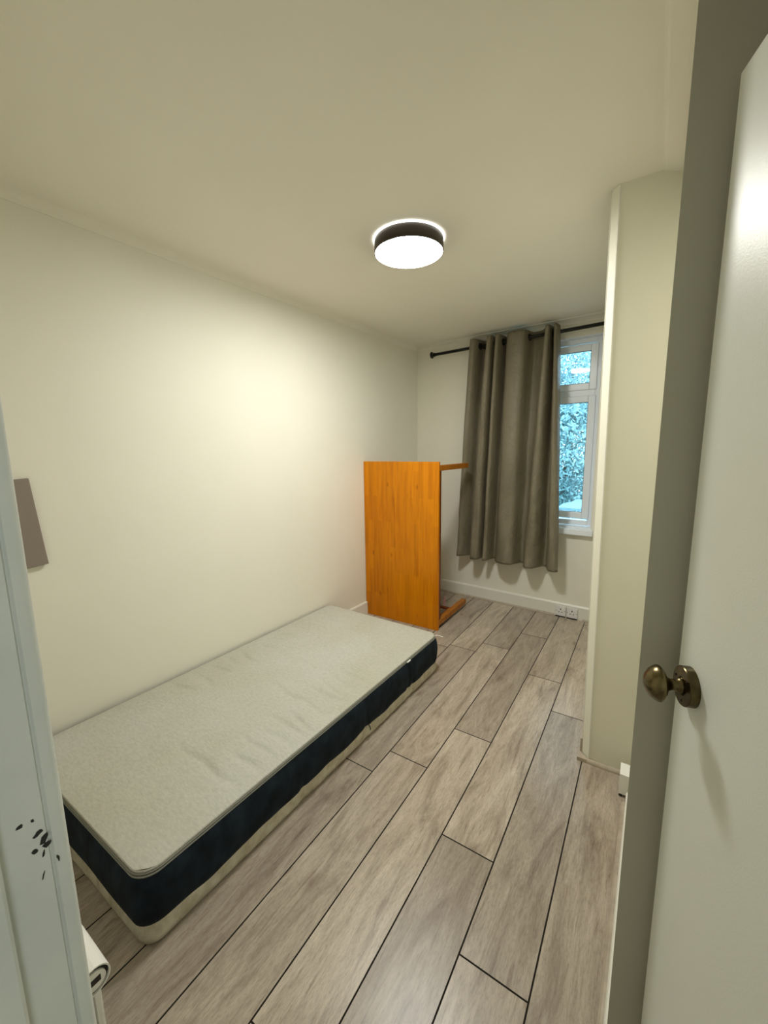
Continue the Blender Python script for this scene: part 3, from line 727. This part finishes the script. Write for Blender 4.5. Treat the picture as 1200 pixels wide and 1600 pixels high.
bm = bmesh.new(); B(bm, -0.61, -0.012, 0.068, 0.078, 0.12, RCZ-RR-0.001, 0.003)
for k in range(18): B(bm, -0.595+0.0325*k, -0.578+0.0325*k, 0.078, 0.0815, 0.16, RZ-0.08, 0.001)
mk('front_panel', bm, M_white, ra)
bm = bmesh.new(); B(bm, -0.61, -0.012, 0.030, 0.038, 0.12, RZ-0.054, 0.002); mk('rear_panel', bm, M_white, ra)
bm = bmesh.new(); B(bm, -0.60, 0.0004, RCY-0.0115, RCY+0.0105, RCZ-0.0055, RCZ+0.0055, 0.001); mk('slot', bm, M_dark, ra)
for x_ in (-0.03, -0.59):
    bm = bmesh.new(); tube(bm, [(x_,0.053,0.0),(x_,0.053,0.14)], 0.0075, 12); mk('pipe', bm, M_white, ra, True)
bm = bmesh.new(); lathe(bm, [(0,-0.03),(0.012,-0.028),(0.014,-0.02),(0.014,0.02),(0.010,0.03),(0,0.031)], 20, Matrix.Translation((-0.016,0.053,0.40))); bmesh.ops.recalc_face_normals(bm, faces=bm.faces); mk('bleed_cap', bm, M_white, ra, True)
bm = bmesh.new(); B(bm, -0.55, -0.05, 0.0, 0.030, 0.30, 0.33); mk('wall_bracket', bm, M_white, ra)

# flat taupe panel on the left wall, partly behind the frame
pn = thing('wall_panel', 'flat grey-brown rectangular panel hung slightly crooked on the left wall', 'wall panel', (-2.068, 0.385, 1.145), LW_A-R(90))
bm = bmesh.new(); B(bm, 0.0, 0.014, -0.20, 0.20, -0.178, 0.178, 0.004)
o = mk('panel_board', bm, M_panel, pn); o.rotation_euler.x = R(4)

# scrap of pink paper behind the table
bm = bmesh.new(); pts = [(-1.46,3.16,0.056),(-1.425,3.15,0.056),(-1.43,3.165,0.135),(-1.45,3.17,0.128)]
a = [bm.verts.new(p) for p in pts]; b2 = [bm.verts.new((x,y+0.0012,z)) for x,y,z in pts]
bm.faces.new(a[::-1]); bm.faces.new(b2)
for i in range(4): bm.faces.new((a[i],a[(i+1)%4],b2[(i+1)%4],b2[i]))
bmesh.ops.recalc_face_normals(bm, faces=bm.faces)
tag(mk('paper_scrap', bm, M_pink), 'small pale pink paper scrap on the floor behind the table', 'paper')

# ---------------------------------------------------------------- garden beyond the window
GZ = -2.8
bm = bmesh.new(); B(bm, -14, 14, 3.95, 30, GZ-0.1, GZ); struct(mk('ground', bm, M_grass))
def tree(x, y, cr, cz, n, seed, mat, label):
    t = thing('tree', label, 'tree', (x, y, GZ), 0, 'trees in the garden')
    rg = random.Random(seed); vs = []; fs = []
    for i in range(n):
        while True:
            p = Vector((rg.uniform(-1,1), rg.uniform(-1,1), rg.uniform(-1,1)))
            if 0.35 < p.length < 1.0: break
        k = 1 + 0.25*math.sin(p.x*6+seed)*math.sin(p.z*7)
        c_ = Vector((p.x*cr*k, p.y*cr*k*0.8, cz + p.z*cr*1.35*k))
        a = Vector((rg.gauss(0,1), rg.gauss(0,1), rg.gauss(0,1))).normalized(); b_ = a.orthogonal().normalized()
        s = rg.uniform(0.035, 0.075); base = len(vs)
        vs += [c_-a*s, c_+b_*s*0.45, c_+a*s, c_-b_*s*0.45]; fs.append((base,base+1,base+2,base+3))
    me = bpy.data.meshes.new('foliage'); me.from_pydata(vs, [], fs); me.materials.append(mat)
    o = bpy.data.objects.new('foliage', me); C.objects.link(o); o.parent = t
    bm = bmesh.new(); tube(bm, [(0,0,0),(0.05,0,cz*0.5),(0,0.05,cz)], 0.14, 10); mk('trunk', bm, M_bark, t, True)
tree(-1.9, 11.6, 2.3, 3.7, 46000, 1, M_leaf1, 'leafy tree filling the lower window pane')
tree(-7.6, 14.0, 2.6, 4.6, 16000, 2, M_leaf2, 'broad tree at the left end of the garden')
tree(3.8, 14.0, 2.6, 4.3, 16000, 3, M_leaf2, 'broad tree at the right end of the garden')
tree(-2.9, 18.5, 3.1, 7.2, 30000, 4, M_leaf1, 'tall tree behind, seen through the top light')
# garden shelter with pointed roof
gs = thing('garden_shelter', 'pale pointed garden shelter roof seen low through the window', 'shelter', (-0.93, 7.2, GZ), 0)
bm = bmesh.new(); zt, ze = 3.40, 3.27
apex = bm.verts.new((0,0,zt)); rim = []; NSEG = 32
for i in range(NSEG):
    a = 2*math.pi*i/NSEG; q = max(abs(math.cos(a)),abs(math.sin(a))); rim.append((0.27*math.cos(a)/q, 0.27*math.sin(a)/q, 0.012*math.cos(a*8)))
mid = [bm.verts.new((x*0.45,y*0.45,zt-0.075)) for x,y,_ in rim]; lo = [bm.verts.new((x,y,ze)) for x,y,_ in rim]; l2 = [bm.verts.new((x*1.02,y*1.02,ze-0.04+q)) for x,y,q in rim]
for i in range(NSEG):
    j = (i+1)%NSEG; bm.faces.new((apex,mid[i],mid[j])); bm.faces.new((mid[i],lo[i],lo[j],mid[j])); bm.faces.new((lo[i],l2[i],l2[j],lo[j]))
mk('shelter_roof', bm, M_shelter, gs)
bm = bmesh.new(); lathe(bm, [(0.0,zt-0.02),(0.022,zt),(0.026,zt+0.025),(0.014,zt+0.05),(0,zt+0.055)], 12); mk('finial', bm, M_shelter, gs)
for x in (-0.24,0.24):
    for y in (-0.24,0.24):
        bm = bmesh.new(); tube(bm, [(x,y,0),(x,y,ze)], 0.015, 8); mk('post', bm, M_shelter, gs)
sh = thing('shed', 'low pale blue flat-roofed shed in front of the garden shelter', 'shed', (-1.2, 5.9, GZ), 0)
bm = bmesh.new(); B(bm, -1.4, 1.4, -0.7, 0.7, 0, 3.02); mk('shed_walls', bm, M_shedwall, sh)
bm = bmesh.new(); B(bm, -1.5, 1.5, -0.8, 0.8, 3.022, 3.09, 0.01); mk('shed_roof', bm, M_shedwall, sh)
